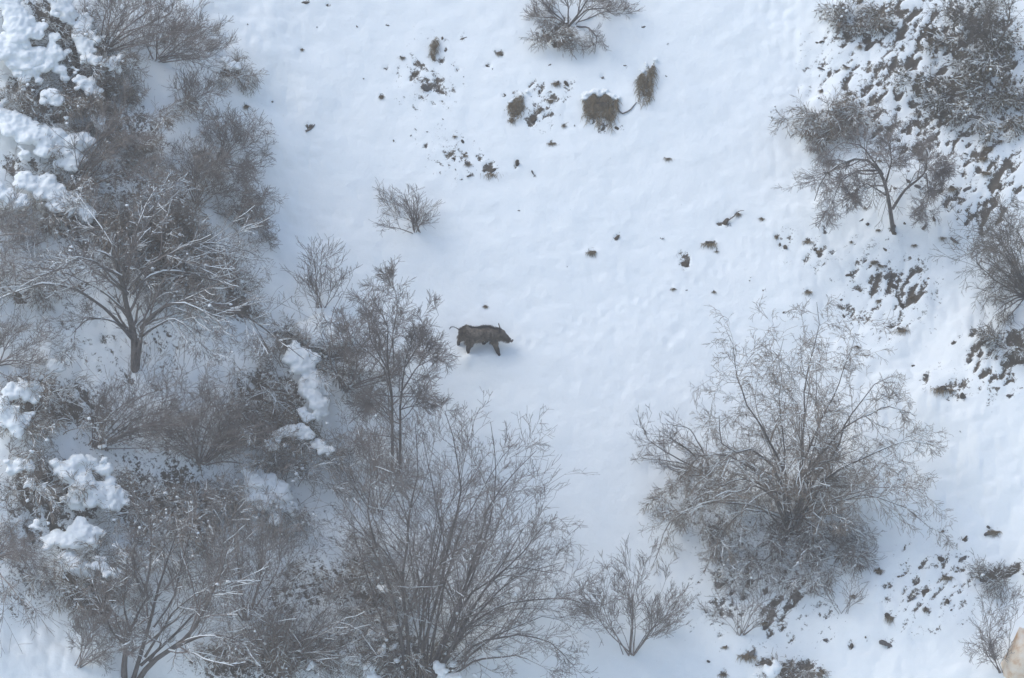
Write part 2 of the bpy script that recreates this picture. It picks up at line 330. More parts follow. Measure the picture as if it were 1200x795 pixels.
def make_plant(name, label, cat, base, limbs, seed, levels, mats=('bark', 'twig'), r0=.05, rmin=.0045, snow=(.3, 2), trop=(0, 0, .25), parts=('trunk', 'crown', 'snow_load'),
               puff=0, caps=None, extra=None, leaves=0, group=None, wig=.24, wig0=.0):
    """limbs: list of (list of px,py points starting at/near base, depth at tip (m), radius factor)"""
    g = np.random.default_rng(seed); B = ground(*base)
    root = thing(name, label, cat, B, group)
    K0 = 12; P0 = []; R0 = []
    for (pts, dep, rf) in limbs:
        n_ = len(pts); W = [plane_pt(B, x, y, dep*(i/(n_-1))**1.2) for i, (x, y) in enumerate(pts)]
        if len(pts[0]) and abs(pts[0][0]-base[0])+abs(pts[0][1]-base[1]) < 16: W[0] = W[0]*0+B+np.array([(pts[0][0]-base[0])/44, 0, -.08])
        pl = resample(W, K0)
        L_ = np.linalg.norm(pl[-1]-pl[0]); wob = np.cumsum(g.normal(size=(K0, 3)), 0)*(.007+wig0*.5)*L_; wob -= wob[0]
        wob[:, :] *= np.linspace(0, 1, K0)[:, None]; pl = pl+wob
        P0.append(pl); R0.append(r0*rf*np.linspace(1, .16, K0))
    if extra: 
        for (nst, hgt, spread, lean, ell) in extra:      # stems rising from the ground: count, height, spread, lean(x,y), (rx,ry) px
            for _ in range(nst):
                a = g.random()*6.283; q = math.sqrt(g.random()); px = base[0]+ell[0]*q*math.cos(a); py = base[1]+ell[1]*q*math.sin(a)
                s0 = ground(px, py); s0[2] -= .05; L_ = hgt*(.55+.6*g.random())
                d = np.array([g.normal()*spread+lean[0], g.normal()*spread*.8+lean[1], 1.]); d /= np.linalg.norm(d)
                pl = [s0]; 
                for k in range(K0-1):
                    d = d+np.array([lean[0]*.12+math.copysign(.03, d[0]), lean[1]*.10, -.10*(spread+.3)])+g.normal(size=3)*.07; d /= np.linalg.norm(d); pl.append(pl[-1]+d*L_/(K0-1))
                P0.append(np.array(pl)); R0.append(r0*(.35+.35*g.random())*np.linspace(1, .3, K0))
    P0 = np.array(P0); R0 = np.array(R0); P0[:, 1:, 2] = np.maximum(P0[:, 1:, 2], Hm(P0[:, 1:, 0], P0[:, 1:, 1])-.02)
    tb = Bag(); tb.tube(P0, R0, 7 if r0 > .06 else 5)
    cb = Bag(); sb = Bag(); snow_runs(sb, P0, R0, g, amount=snow[0])
    Pp, Rp = P0, R0; last = None
    for li, (per, ratio, ang, K) in enumerate(levels):
        Pp, Rp = grow(Pp, Rp, per, ratio, R(ang), trop, wig, K, rmin, g=g, t0=.22 if li == 0 else .12, lmin=[.35, .24, .17, .1][li])
        hh = Hm(Pp[..., 0], Pp[..., 1]); ok = (Pp[:, -1, 2] > hh[:, -1]-.05)
        Pp = Pp[ok]; Rp = Rp[ok]
        cb.tube(Pp, Rp, 4 if li == 0 else 3)
        if li < snow[1]: snow_runs(sb, Pp, Rp, g, amount=snow[0]-.08*(li+1), rmin=.009)
    tb.build(parts[0], M[mats[0]], root, B); cb.build(parts[1], M[mats[1]], root, B)
    if leaves:
        i = g.integers(0, len(Pp), leaves); c = Pp[i, g.integers(1, Pp.shape[1], leaves)]
        u = nrm(g.normal(size=(leaves, 3))); v = nrm(np.cross(u, g.normal(size=(leaves, 3)))); s = (.02+.025*g.random(leaves))[:, None]
        V = np.stack([c-u*s, c+v*s*.6, c+u*s, c-v*s*.6], 1).reshape(-1, 3); F = np.arange(len(V)).reshape(-1, 4)
        link('foliage', new_mesh('foliage', V-B, F, smooth=False), M['leaf'], root)
    if puff:
        i = g.integers(0, len(Pp), puff); c = Pp[i, g.integers(0, Pp.shape[1], puff)]; rr = .018+.035*g.random(puff)**3
        V, F = puffs(c+np.array([0, 0, .01]), rr, g)
        sb.tri(V, F)
    sb.build(parts[2], M['snow'], root, B)
    if caps:
        for cp in caps: snow_mesh('snow_cap', cap_spheres([cp], g), root, B)
    return root
def fan(base, tips, n, seed, dep=1.5, rf=(.4, .9), bow=.12):
    """n limbs from base towards the polygon line of tips (list of px,py)"""
    g = np.random.default_rng(seed); tips = np.array(tips, float); out = []
    s = np.linspace(0, len(tips)-1, n)
    for q in s:
        q = np.clip(q+g.normal()*.12, 0, len(tips)-1); i = min(int(q), len(tips)-2); t = tips[i]*(1-(q-i))+tips[i+1]*(q-i)
        t = np.array(base)+(t-base)*(.75+.3*g.random()); b = np.array(base, float)+g.normal(size=2)*[3, 1]
        side = np.array([-(t-b)[1], (t-b)[0]])*g.normal()*bow; mid = b+(t-b)*.35+side*.8+np.array([0, -8*abs(t[0]-b[0])/80]); m2 = b+(t-b)*.7+side+np.array([0, -10*abs(t[0]-b[0])/100])
        out.append(([tuple(b), tuple(mid), tuple(m2), tuple(t)], g.normal()*dep, rf[0]+(rf[1]-rf[0])*g.random()))
    return out
SH = ('stems', 'twigs', 'snow_load')

# --- big trees
make_plant('deciduous_tree', 'wide bare tree with thick dark trunk and snow-lined limbs arching over the slope', 'tree', (157, 432),
    [([(158, 434), (157, 405), (152, 375), (146, 345), (140, 320), (128, 300), (112, 298)], .3, 1.9),
     ([(160, 432), (164, 400), (168, 378), (180, 368), (195, 356), (212, 357), (232, 366), (262, 378)], -.8, 1.1),
     ([(150, 372), (146, 335), (143, 322), (155, 290), (172, 270), (182, 262)], 1.2, .9),
     ([(143, 325), (135, 320), (115, 312), (98, 312), (75, 318), (52, 328)], -.4, .7),
     ([(150, 345), (128, 322), (110, 302), (95, 298), (78, 308)], -1.2, .6),
     ([(157, 400), (140, 380), (120, 360), (95, 342), (60, 335), (20, 350), (-15, 372)], -.8, .8),
     ([(152, 370), (120, 340), (80, 318), (40, 312), (0, 330)], .8, .6),
     ([(165, 385), (200, 352), (245, 352), (290, 368), (330, 392), (372, 422)], -.6, .8),
     ([(155, 345), (165, 330), (185, 318), (215, 318), (260, 330), (300, 352)], .9, .6),
     ([(150, 340), (175, 310), (210, 292), (250, 285), (300, 300)], 1.5, .6),
     ([(148, 325), (130, 285), (110, 255), (85, 230)], 1.4, .5), ([(150, 320), (160, 270), (175, 225), (190, 200)], 1.8, .5),
     ([(160, 400), (178, 385), (200, 372), (225, 390), (240, 420)], -1.2, .6), ([(158, 395), (130, 375), (105, 372), (85, 395), (75, 420)], -1.4, .5)],
    101, [(13, .45, 40, 7), (8, .52, 36, 5), (4, .62, 42, 4)], r0=.062, snow=(.75, 2), trop=(0, 0, .1), wig0=.01, puff=100)

make_plant('deciduous_tree', 'many-stemmed bare tree with long snow-dusted rising limbs at the lower edge', 'tree', (150, 800),
    [([(146, 802), (146, 770), (150, 740), (160, 715), (168, 700)], .2, 1.5), ([(155, 802), (165, 770), (178, 735), (190, 700), (202, 672), (222, 622)], .6, 1.1),
     ([(160, 802), (175, 778), (200, 762), (225, 742), (240, 720), (262, 680), (280, 640)], -.8, 1.3), ([(168, 700), (160, 680), (155, 660), (158, 625)], .5, .6),
     ([(168, 700), (176, 670), (180, 630), (178, 590)], .9, .6), ([(152, 740), (145, 710), (147, 680), (150, 650)], .4, .5),
     ([(180, 735), (205, 700), (218, 640), (235, 585)], 1.3, .6), ([(175, 775), (190, 755), (172, 748), (155, 758)], -.6, .5),
     ([(200, 762), (235, 745), (262, 742), (290, 752)], -1, .6), ([(170, 770), (200, 720), (235, 690), (275, 690)], -.3, .6),
     ([(150, 760), (130, 740), (120, 710), (118, 680)], -.5, .5), ([(165, 780), (210, 740), (250, 690), (262, 640), (262, 600)], .7, .7)],
    102, [(12, .42, 36, 7), (7, .52, 34, 5), (5, .62, 40, 4)], r0=.06, snow=(.8, 2), trop=(0, 0, .2), puff=40)

make_plant('deciduous_tree', 'big bushy bare tree with many dark stems fanning up from the lower edge', 'tree', (500, 800),
    [([(478, 802), (470, 740), (458, 690), (442, 645), (425, 622), (405, 605)], .2, 1.2), ([(480, 800), (478, 740), (470, 690), (482, 620), (490, 560), (488, 500)], .6, 1),
     ([(490, 802), (500, 740), (515, 690), (530, 630), (545, 580), (545, 520), (535, 485)], .9, 1), ([(505, 802), (525, 740), (545, 680), (565, 600), (595, 560), (618, 535)], 1.2, .9),
     ([(500, 800), (530, 760), (560, 700), (610, 650), (640, 610)], .3, .9), ([(505, 800), (540, 740), (590, 705), (640, 698), (690, 712)], -.6, .9),
     ([(510, 800), (560, 752), (610, 740), (650, 755), (670, 780)], -1.2, .8), ([(512, 802), (560, 772), (600, 768), (640, 790)], -1.6, .7),
     ([(485, 800), (500, 700), (520, 620), (512, 550), (503, 500)], 1.6, .8), ([(495, 800), (535, 720), (560, 640), (578, 570), (568, 505)], 1.8, .8),
     ([(480, 795), (455, 750), (440, 700), (418, 640), (412, 600)], 1, .7), ([(478, 790), (450, 770), (420, 765), (395, 772)], -.7, .6), ([(505, 800), (560, 720), (615, 670), (665, 660)], .4, .7), ([(508, 800), (580, 745), (640, 720), (690, 745)], -.3, .7), ([(505, 795), (570, 690), (620, 610), (640, 580)], 1.0, .6),
     ([(500, 790), (545, 700), (600, 660), (650, 670)], .9, .8), ([(470, 740), (490, 680), (528, 640), (560, 625)], -.9, .7), ([(442, 645), (430, 600), (432, 560), (430, 510)], .6, .5),
     ([(500, 800), (520, 690), (548, 610), (580, 550), (600, 520)], 2.2, .7)]+fan((495, 798), [(410, 610), (450, 530), (500, 500), (550, 485), (600, 530), (630, 590), (650, 650), (665, 720)], 9, 77, 1.5, (.3, .55)),
    103, [(12, .40, 36, 7), (7, .5, 34, 5), (4, .62, 40, 4)], r0=.055, snow=(.55, 2), trop=(0, 0, .15), puff=60)

make_plant('deciduous_tree', 'large bare tree alone in the snow with twisted snow-covered inner limbs', 'tree', (930, 625),
    [([(932, 628), (935, 580), (940, 520), (938, 450), (935, 400), (932, 378)], .3, .75), ([(926, 628), (922, 570), (918, 500), (912, 440), (905, 400)], .8, .6),
     ([(925, 626), (915, 570), (895, 535), (870, 520), (850, 528), (838, 510), (838, 482)], -.3, 1), ([(928, 620), (905, 580), (880, 560), (850, 565), (815, 572)], -1.2, .9),
     ([(935, 620), (945, 570), (958, 545), (985, 540), (1010, 548)], -.9, 1.1), ([(938, 615), (955, 560), (980, 530), (1000, 480), (1040, 440)], .8, .9),
     ([(940, 600), (970, 560), (1010, 540), (1050, 520), (1095, 525)], .2, .8), ([(930, 600), (960, 555), (965, 580), (975, 598), (985, 602)], -1.4, .8),
     ([(925, 615), (900, 600), (870, 600), (850, 625), (835, 660)], -1.5, .7), ([(935, 615), (970, 590), (1010, 580), (1050, 590), (1075, 615)], -.8, .7),
     ([(920, 600), (885, 550), (855, 530), (825, 535), (800, 572)], .1, .7), ([(930, 580), (950, 500), (975, 440), (990, 400)], 1.2, .7),
     ([(922, 560), (890, 480), (880, 430), (870, 400)], 1.3, .7), ([(928, 610), (918, 640), (890, 660), (860, 690)], -1.2, .6), ([(940, 600), (960, 640), (990, 660), (1010, 690)], -1.0, .6),
     ([(920, 610), (880, 590), (830, 590), (785, 615), (770, 650)], -.5, .7), ([(938, 560), (990, 500), (1040, 470), (1080, 470)], 1.2, .7), ([(915, 580), (870, 560), (820, 580), (785, 630)], .2, .6), ([(925, 600), (900, 640), (870, 670), (850, 700)], -.8, .5), ([(935, 600), (965, 630), (1000, 650), (1040, 680)], -.6, .5)]+fan((930, 610), [(790, 610), (830, 530), (870, 440), (905, 400), (945, 375), (990, 430), (1040, 470), (1080, 520), (1090, 570)], 10, 78, 1.5, (.25, .5)),
    104, [(13, .40, 42, 7), (8, .5, 38, 5), (4, .62, 42, 4)], r0=.052, snow=(.66, 2), trop=(0, -.05, -.3), mats=('bark', 'twig_brown'), wig=.45, wig0=.02, puff=0)

make_plant('slender_tree', 'slim upright bare tree with two pale parallel trunks just behind the animal', 'tree', (462, 550),
    [([(460, 552), (460, 510), (458, 460), (455, 420), (460, 380), (440, 345)], .2, .9), ([(468, 550), (470, 500), (472, 450), (478, 410), (490, 385)], .3, .9),
     ([(460, 470), (450, 430), (420, 400), (395, 378)], -.3, .5), ([(470, 460), (490, 430), (510, 420), (520, 425)], -.4, .5), ([(462, 430), (460, 390), (466, 355), (455, 322)], .5, .4),
     ([(470, 480), (500, 470), (522, 480)], -.5, .35), ([(462, 500), (440, 480), (420, 470)], -.4, .35), ([(475, 430), (500, 390), (512, 372)], .5, .45), ([(458, 440), (436, 400), (430, 350)], .3, .45)],
    105, [(15, .42, 48, 6), (8, .5, 38, 5), (5, .6, 34, 4)], r0=.05, snow=(.25, 1), trop=(0, 0, .1))

make_plant('deciduous_tree', 'small crooked bare tree leaning over the rocky bank with a forked trunk', 'tree', (1047, 272),
    [([(1047, 273), (1043, 245), (1038, 215), (1028, 195), (1010, 182), (985, 190), (965, 205), (955, 235)], -.4, 1.3), ([(1046, 245), (1060, 222), (1085, 203), (1088, 180), (1080, 165)], -.2, .9),
     ([(1085, 203), (1088, 225), (1082, 250)], -.5, .5), ([(1038, 215), (1045, 190), (1040, 165), (1050, 150)], .4, .6), ([(1030, 200), (1005, 200), (985, 210), (968, 250)], -.8, .6),
     ([(1040, 230), (1015, 215), (1000, 225), (990, 245)], -.9, .5), ([(1088, 200), (1110, 198)], .2, .4), ([(1035, 205), (1010, 170), (985, 165), (960, 185)], .5, .6)],
    106, [(14, .42, 46, 6), (8, .5, 40, 5), (6, .6, 36, 4)], r0=.05, snow=(.35, 1), trop=(0, 0, -.1), wig=.5)

# --- shrubs with authored outline
def shrub(label, base, tips, n, seed, lv=((7, .48, 36, 6), (5, .55, 38, 5), (3, .65, 42, 4)), r0=.026, name='bare_shrub', **kw):
    bow = kw.pop('bow', .12); dep = kw.pop('dep', 1.0); kw.setdefault('snow', (.2, 1)); kw.setdefault('parts', SH); kw.setdefault('mats', ('twig', 'twig'))
    return make_plant(name, label, 'shrub', base, fan(base, tips, n, seed, dep, bow=bow), seed, list(lv), r0=r0, **kw)
shrub('round bare shrub with fanned fine stems between the big bushy tree and the lone tree', (738, 768), [(672, 735), (690, 690), (712, 655), (745, 648), (775, 665), (800, 700), (805, 740)], 13, 201, lv=((6, .5, 34, 6), (6, .6, 30, 5), (4, .75, 26, 4)))
shrub('bare shrub with dark tangled foot cut off by the upper edge', (668, 28), [(608, 55), (615, 20), (640, -20), (690, -25), (725, 0), (742, 60), (700, 68)], 9, 202, lv=((7, .45, 36, 6), (6, .5, 32, 5), (4, .7, 28, 4)), r0=.04, mats=('bark', 'twig'), dep=.7)
shrub('small lone bare shrub standing in open snow above the animal', (487, 272), [(438, 268), (445, 248), (470, 225), (486, 214), (500, 240), (505, 262), (445, 268)], 10, 203, r0=.02, dep=.4, lv=((9, .5, 34, 5), (6, .6, 30, 4)))
shrub('tiny upright bare shrub beside the snow ledge', (375, 360), [(356, 335), (358, 305), (372, 288), (392, 292), (400, 330)], 9, 204, r0=.018, dep=.4, lv=((8, .5, 32, 5), (6, .6, 30, 4)))
shrub('arching bare shrub bent sideways beside the slim twin-trunked tree', (402, 458), [(395, 380), (430, 385), (470, 390), (500, 410), (478, 450), (440, 480)], 15, 205, bow=.25, r0=.03)
shrub('bare shrub hanging in from the picture edge beside the bank', (1205, 345), [(1132, 300), (1140, 270), (1165, 250), (1200, 235), (1150, 340), (1165, 385), (1190, 395)], 30, 206, r0=.035, dep=1.2, trop=(0, 0, -.2), mats=('bark', 'twig_dark'))
shrub('bare shrub fanning up and across the snow at the top corner thicket', (118, 62), [(95, -5), (135, -20), (180, -15), (215, 5), (228, 35), (190, 62)], 18, 207, r0=.035)
shrub('bare shrub whose stems arch over to a snow-topped hummock', (185, 68), [(170, 5), (200, 20), (235, 22), (262, 48), (266, 80), (240, 90)], 16, 208, bow=.28, r0=.025)
shrub('low sparse bare shrub just below the snow-topped hummock', (219, 128), [(205, 95), (225, 85), (245, 98), (262, 112)], 9, 209, r0=.018, dep=.4, lv=((8, .5, 32, 5), (6, .6, 30, 4)))
shrub('feathery bare shrub bending towards the open snow, dark at its foot', (258, 190), [(235, 140), (262, 125), (290, 150), (312, 150), (308, 190), (285, 215)], 16, 210, r0=.022, dep=.7)
shrub('dark-footed bare shrub above the wide arching tree', (232, 238), [(190, 190), (205, 165), (235, 175), (265, 190), (300, 200), (285, 250)], 14, 211, r0=.024)
shrub('leaning bare sapling with one long slanting stem over the snow bank', (78, 228), [(125, 172), (160, 160), (205, 128), (195, 180), (150, 130)], 8, 212, r0=.05, mats=('bark', 'twig'), lv=((9, .4, 40, 6), (6, .45, 36, 4), (4, .5, 34, 3)))
shrub('thin bare shrub drooping beside the wide arching tree towards the snow', (280, 262), [(290, 225), (312, 225), (305, 250), (320, 290), (300, 300)], 8, 213, r0=.02, dep=.5)
shrub('bare shrub sweeping up from the snow below the wide arching tree', (108, 525), [(110, 465), (160, 450), (205, 455), (250, 470), (290, 500), (240, 530)], 20, 214, r0=.03)
shrub('dense grey bare shrub with long stems swept sideways', (235, 545), [(170, 490), (215, 470), (265, 455), (310, 480), (340, 520), (330, 560)], 24, 215, r0=.03)
shrub('drooping bare shrub with stems hanging over the snow hollow by the corner', (-10, 650), [(10, 620), (40, 650), (62, 690), (55, 735), (30, 745), (0, 740)], 20, 216, r0=.03, trop=(0, 0, -.25))
shrub('small upright bare shrub in the snow hollow', (90, 782), [(92, 735), (112, 715), (135, 725), (150, 745), (120, 775)], 9, 217, r0=.022, dep=.4)
shrub('pale bare shrub with tall thin stems between two bigger trees', (288, 725), [(245, 630), (275, 590), (300, 585), (330, 600), (365, 640)], 14, 218, r0=.03)
shrub('twiggy bare shrub on the snow under the tall pale thin-stemmed one', (330, 790), [(250, 720), (290, 700), (340, 690), (395, 700), (430, 735), (440, 770)], 24, 219, r0=.035, snow=(.7, 2))
shrub('loose bare shrub at the foot of the slim twin-trunked tree', (440, 600), [(385, 560), (400, 500), (430, 480), (470, 520), (480, 560)], 14, 220, r0=.022)
shrub('straggly bare shrub beside the pale blob', (1175, 790), [(1140, 760), (1150, 725), (1170, 700), (1200, 690)], 6, 221, r0=.018, dep=.5)
shrub('low bare shrub reaching in over the left snow patch', (-10, 430), [(5, 380), (40, 385), (62, 375), (60, 420), (30, 450)], 8, 222, r0=.03)
shrub('bare shrub with horizontal stems crossing the snow by the picture edge', (-15, 282), [(10, 240), (40, 250), (48, 280), (30, 300), (0, 330)], 10, 223, r0=.025)
shrub('thin bare branchy shrub above the broken bank at the top corner', (1165, 62), [(1085, -5), (1120, 12), (1150, -20), (1175, -10), (1130, 50)], 8, 224, r0=.04, mats=('bark', 'twig_dark'))
shrub('detached low bare shrub with bent stems beside the lone large tree', (835, 556), [(735, 542), (742, 515), (755, 490), (775, 500), (760, 540)], 7, 225, lv=((5, .45, 34, 6), (4, .5, 34, 5), (3, .6, 36, 4)), r0=.036, bow=.2, mats=('bark', 'twig'))
shrub('small bare shrub on the snowy foot of the lone large tree', (990, 720), [(960, 680), (980, 665), (1000, 670), (1015, 700)], 6, 226, r0=.012, dep=.3, lv=((5, .4, 38, 5), (3, .45, 36, 3)))
shrub('faint low bare shrub below the lone large tree', (868, 745), [(820, 720), (840, 690), (880, 680), (915, 700), (920, 735)], 12, 227, r0=.014, dep=.5, lv=((6, .4, 42, 5), (4, .45, 36, 3)))

# --- thickets: dense brown brushwood, most of it loaded with snow
def thicket(label, c, rx, ry, hgt, n, seed, caps=None, mats=('twig_brown', 'twig_brown'), lean=(0, -.25), puff=40, leaves=0, per=(7, 5, 3), spread=.65, dens=.5, **kw):
    lv = [(per[0], .55, 36, 6), (per[1], .6, 34, 5), (per[2], .7, 32, 4)]
    return make_plant('dense_shrub', label, 'shrub', c, [], seed, lv, mats=mats, r0=.022, rmin=.0048, parts=SH, extra=[(int(n*dens), hgt*1.35, spread, lean, (rx, ry))], snow=(.72, 2), puff=int(puff*1.8), caps=caps,
                      leaves=leaves, trop=(0, -.1, -.2), wig=.3, **kw)
thicket('dark brown dense thicket between snow-loaded boughs in the top corner', (65, 42), 38, 20, .9, 26, 301,
        caps=[[(5, -5, .5, 14), (18, 20, .6, 16), (32, 38, .6, 14)], [(2, 50, .4, 14), (20, 66, .5, 16), (42, 70, .5, 12)], [(62, -4, .6, 12), (80, 12, .6, 11), (84, 26, .5, 7)], [(66, 16, .8, 6)]], mats=('twig_dark', 'twig_dark'), dens=.5)
thicket('brown thicket with a bright T-shaped bough of snow lying across it', (118, 92), 38, 22, .9, 26, 302,
        caps=[[(96, 24, .5, 9), (98, 46, .6, 11), (102, 62, .6, 8)], [(98, 68, .7, 6), (118, 72, .8, 5), (134, 76, .8, 5)], [(134, 72, .8, 5), (143, 65, .8, 3)], [(134, 74, .8, 5), (140, 85, .7, 3)], [(114, 46, .5, 6)]], dens=.5)
thicket('olive brown thicket under two broad snow cushions near the picture edge', (40, 122), 44, 20, .8, 26, 303,
        caps=[[(25, 72, .4, 11), (45, 80, .5, 10), (68, 62, .6, 12)], [(50, 66, .5, 10), (74, 78, .5, 12)], [(54, 112, .9, 8), (64, 116, .9, 7), (70, 121, .9, 4)], [(24, 111, .7, 4)], [(78, 138, .8, 3)]], mats=('twig_dark', 'twig_brown'), dens=.5)
thicket('grey brown thicket sloping down beside the leaning sapling', (150, 140), 50, 32, .9, 40, 304,
        caps=[[(95, 95, .6, 7), (108, 105, .5, 8), (115, 112, .4, 6)], [(112, 140, .6, 5), (122, 150, .6, 5)]], per=(9, 7, 5), dens=.5)
thicket('thicket breaking through a long wide shelf of snow', (55, 205), 45, 20, .8, 16, 305,
        caps=[[(-2, 135, .4, 12), (20, 150, .5, 13), (45, 162, .6, 17), (70, 175, .6, 18), (84, 188, .5, 14)], [(28, 180, .5, 6)], [(92, 160, .6, 7), (108, 168, .6, 6)], [(-3, 122, .3, 8)]], mats=('twig_dark', 'twig_brown'))
thicket('thicket under a ragged snow shelf above the arching tree', (70, 255), 50, 22, .8, 26, 306,
        caps=[[(5, 228, .5, 12), (24, 238, .5, 10)], [(35, 215, .5, 11), (58, 225, .6, 12), (80, 240, .6, 12), (102, 250, .5, 7), (110, 250, .5, 4)]], dens=.5)
thicket('wide grey brown thicket behind the arching tree', (190, 255), 75, 40, 1.1, 60, 307, per=(9, 7, 5))
thicket('brown thicket right behind the crown of the arching tree', (210, 320), 70, 32, 1.1, 50, 308)
thicket('brown thicket on a steep bank beside the arching tree, facing the open snow', (270, 350), 26, 28, .8, 26, 309, caps=[[(245, 330, .3, 7), (262, 345, .3, 6)]])
thicket('small brown thicket over a snow patch at the picture edge', (20, 335), 32, 16, .7, 22, 310)
thicket('brown thicket holding two thick snow cushions by the picture edge', (50, 490), 52, 30, 1.0, 40, 311,
        caps=[[(10, 462, .8, 9), (28, 455, .8, 9), (42, 462, .7, 8)], [(2, 478, .7, 9), (10, 492, .7, 11), (24, 502, .6, 10)], [(33, 487, .7, 5)], [(70, 430, .3, 8)]])
thicket('brown thicket under a broad lumpy snow cushion', (60, 580), 52, 30, 1.0, 40, 312,
        caps=[[(72, 545, .6, 10), (92, 552, .7, 14), (105, 570, .7, 18), (128, 582, .7, 14), (142, 590, .6, 8)], [(84, 580, .6, 12), (95, 592, .5, 10)], [(122, 540, .8, 4)], [(35, 568, .7, 5)], [(50, 573, .7, 5)], [(15, 548, .6, 8), (35, 545, .6, 6)]])
thicket('brown thicket with a snow cushion spreading like fingers', (98, 675), 42, 34, 1.0, 44, 313,
        caps=[[(55, 630, .6, 8), (75, 632, .7, 10), (95, 625, .8, 12), (112, 632, .8, 9)], [(80, 645, .6, 9), (86, 662, .6, 12), (104, 672, .5, 7)], [(108, 662, .8, 5), (125, 668, .8, 5), (142, 673, .8, 5)], [(42, 615, .7, 5)], [(116, 654, .8, 4)]])
thicket('wide brown thicket filling the slope behind the snow-dusted tree', (215, 610), 75, 55, 1.1, 80, 314, puff=160,
        caps=[[(122, 522, .7, 4)], [(146, 652, .8, 5)]])
thicket('brown thicket under a long lumpy snow cushion hanging downhill', (310, 470), 55, 45, 1.0, 60, 315,
        caps=[[(345, 408, .5, 10), (356, 428, .6, 13), (366, 448, .6, 14), (376, 462, .6, 8)], [(360, 458, .7, 7), (372, 472, .7, 9), (378, 488, .6, 6)], [(354, 482, .6, 5), (364, 492, .6, 5)], [(283, 503, .8, 4), (292, 510, .8, 4)]])
thicket('brown thicket with a finger-shaped snow cushion beside the slim twin-trunked tree', (345, 535), 45, 20, .8, 36, 316,
        caps=[[(325, 510, .6, 6), (345, 502, .7, 7), (358, 508, .7, 6), (366, 514, .7, 5)], [(368, 522, .6, 6), (388, 527, .6, 6)], [(315, 522, .6, 6), (325, 522, .6, 7)]])
thicket('grey brown thicket round a smooth hump of snow', (330, 600), 48, 34, .8, 34, 317, caps=[[(295, 555, .4, 14), (312, 575, .5, 18), (335, 600, .4, 14)]], mats=('twig', 'twig'))
thicket('small dark thicket tucked under the snow ledge', (398, 430), 20, 22, .6, 22, 318, mats=('twig_dark', 'twig_dark'))
thicket('small reddish brown thicket beside the snow ledge', (342, 393), 26, 9, .45, 18, 319)
thicket('brown thicket at the foot of the big bushy tree', (430, 690), 50, 42, .9, 44, 320, caps=[[(447, 690, .8, 4), (456, 690, .8, 5)], [(470, 702, .7, 3)]])
thicket('brown thicket along the lower edge with small snow lumps', (330, 770), 80, 24, .9, 50, 321,
        caps=[[(365, 738, .7, 5), (380, 740, .7, 6)], [(405, 765, .7, 7), (420, 775, .6, 7)], [(432, 780, .6, 6), (438, 792, .6, 7)], [(366, 778, .7, 4)]])
thicket('brown thicket around the stems of the big bushy tree', (480, 770), 50, 26, .9, 44, 322,
        caps=[[(435, 740, .7, 4)], [(449, 765, .7, 6)], [(460, 758, .7, 4)], [(466, 773, .7, 4)], [(516, 783, .7, 6)], [(530, 793, .6, 10)], [(565, 788, .6, 3)], [(585, 761, .7, 4)]])
thicket('brown thicket inside the lower crown of the large lone tree', (925, 640), 82, 50, .95, 84, 323, mats=('twig_brown', 'twig'), puff=20)
thicket('brown thicket at the side of the large lone tree, nearest the open snow', (815, 585), 34, 34, .9, 24, 324, puff=10)
thicket('brown thicket with bits of olive leaf leaning over the broken bank', (990, 145), 42, 18, .8, 40, 325, lean=(-.3, -.3), puff=20, leaves=300)
thicket('dark olive leafy thicket on the broken bank at the top corner', (1145, 60), 40, 42, .8, 46, 326, mats=('twig_dark', 'twig_dark'), leaves=2200, dens=.35, puff=60, caps=[[(1126, 33, .6, 5)]])
thicket('dark leafy thicket climbing the broken bank below the top corner', (1115, 115), 50, 28, .6, 40, 327, mats=('twig_dark', 'twig_dark'), leaves=1700, dens=.35, puff=60)
thicket('low brown thicket among snow lumps high on the broken bank', (1015, 25), 38, 10, .32, 26, 328, lean=(-.2, -.3), leaves=500, puff=30)
thicket('dark brown thicket below the shrub at the picture edge', (1190, 400), 16, 16, .5, 16, 329, mats=('twig_dark', 'twig_dark'), leaves=300, puff=10)
thicket('brown thicket hanging under a snow lip near the lower corner', (1172, 678), 32, 7, .28, 20, 330, mats=('twig_brown', 'twig_dark'), puff=8)
thicket('low thicket with a snow lump at the lower edge below the lone tree', (925, 788), 34, 7, .3, 18, 331, puff=10, caps=[[(905, 785, .3, 8)]])
thicket('brown thicket tangled round the foot of the shrub at the upper edge', (655, 38), 20, 12, .35, 16, 332, puff=6)
thicket('greyish thicket on the edge of the thicket slope beside the open snow', (1180, 120), 24, 40, .5, 22, 333, leaves=1500, puff=30)
thicket('small tuft of brown brushwood under a snow lip beside the arching shrub', (273, 90), 12, 5, .28, 10, 334, caps=[[(266, 70, .35, 6), (276, 76, .4, 7)]], puff=4)
snow_ledge = thing('snow_ledge', 'smooth overhanging ledge of snow above the dark gap by the slim twin-trunked tree', 'snow ledge', ground(375, 400))
snow_mesh('snow_mound', [(P(360+g_*9+0, 388+8*math.sin(g_*2.1), .12), .42-.03*abs(g_-2)) for g_ in range(5)], snow_ledge, ground(375, 400), .05)

exec_small = True
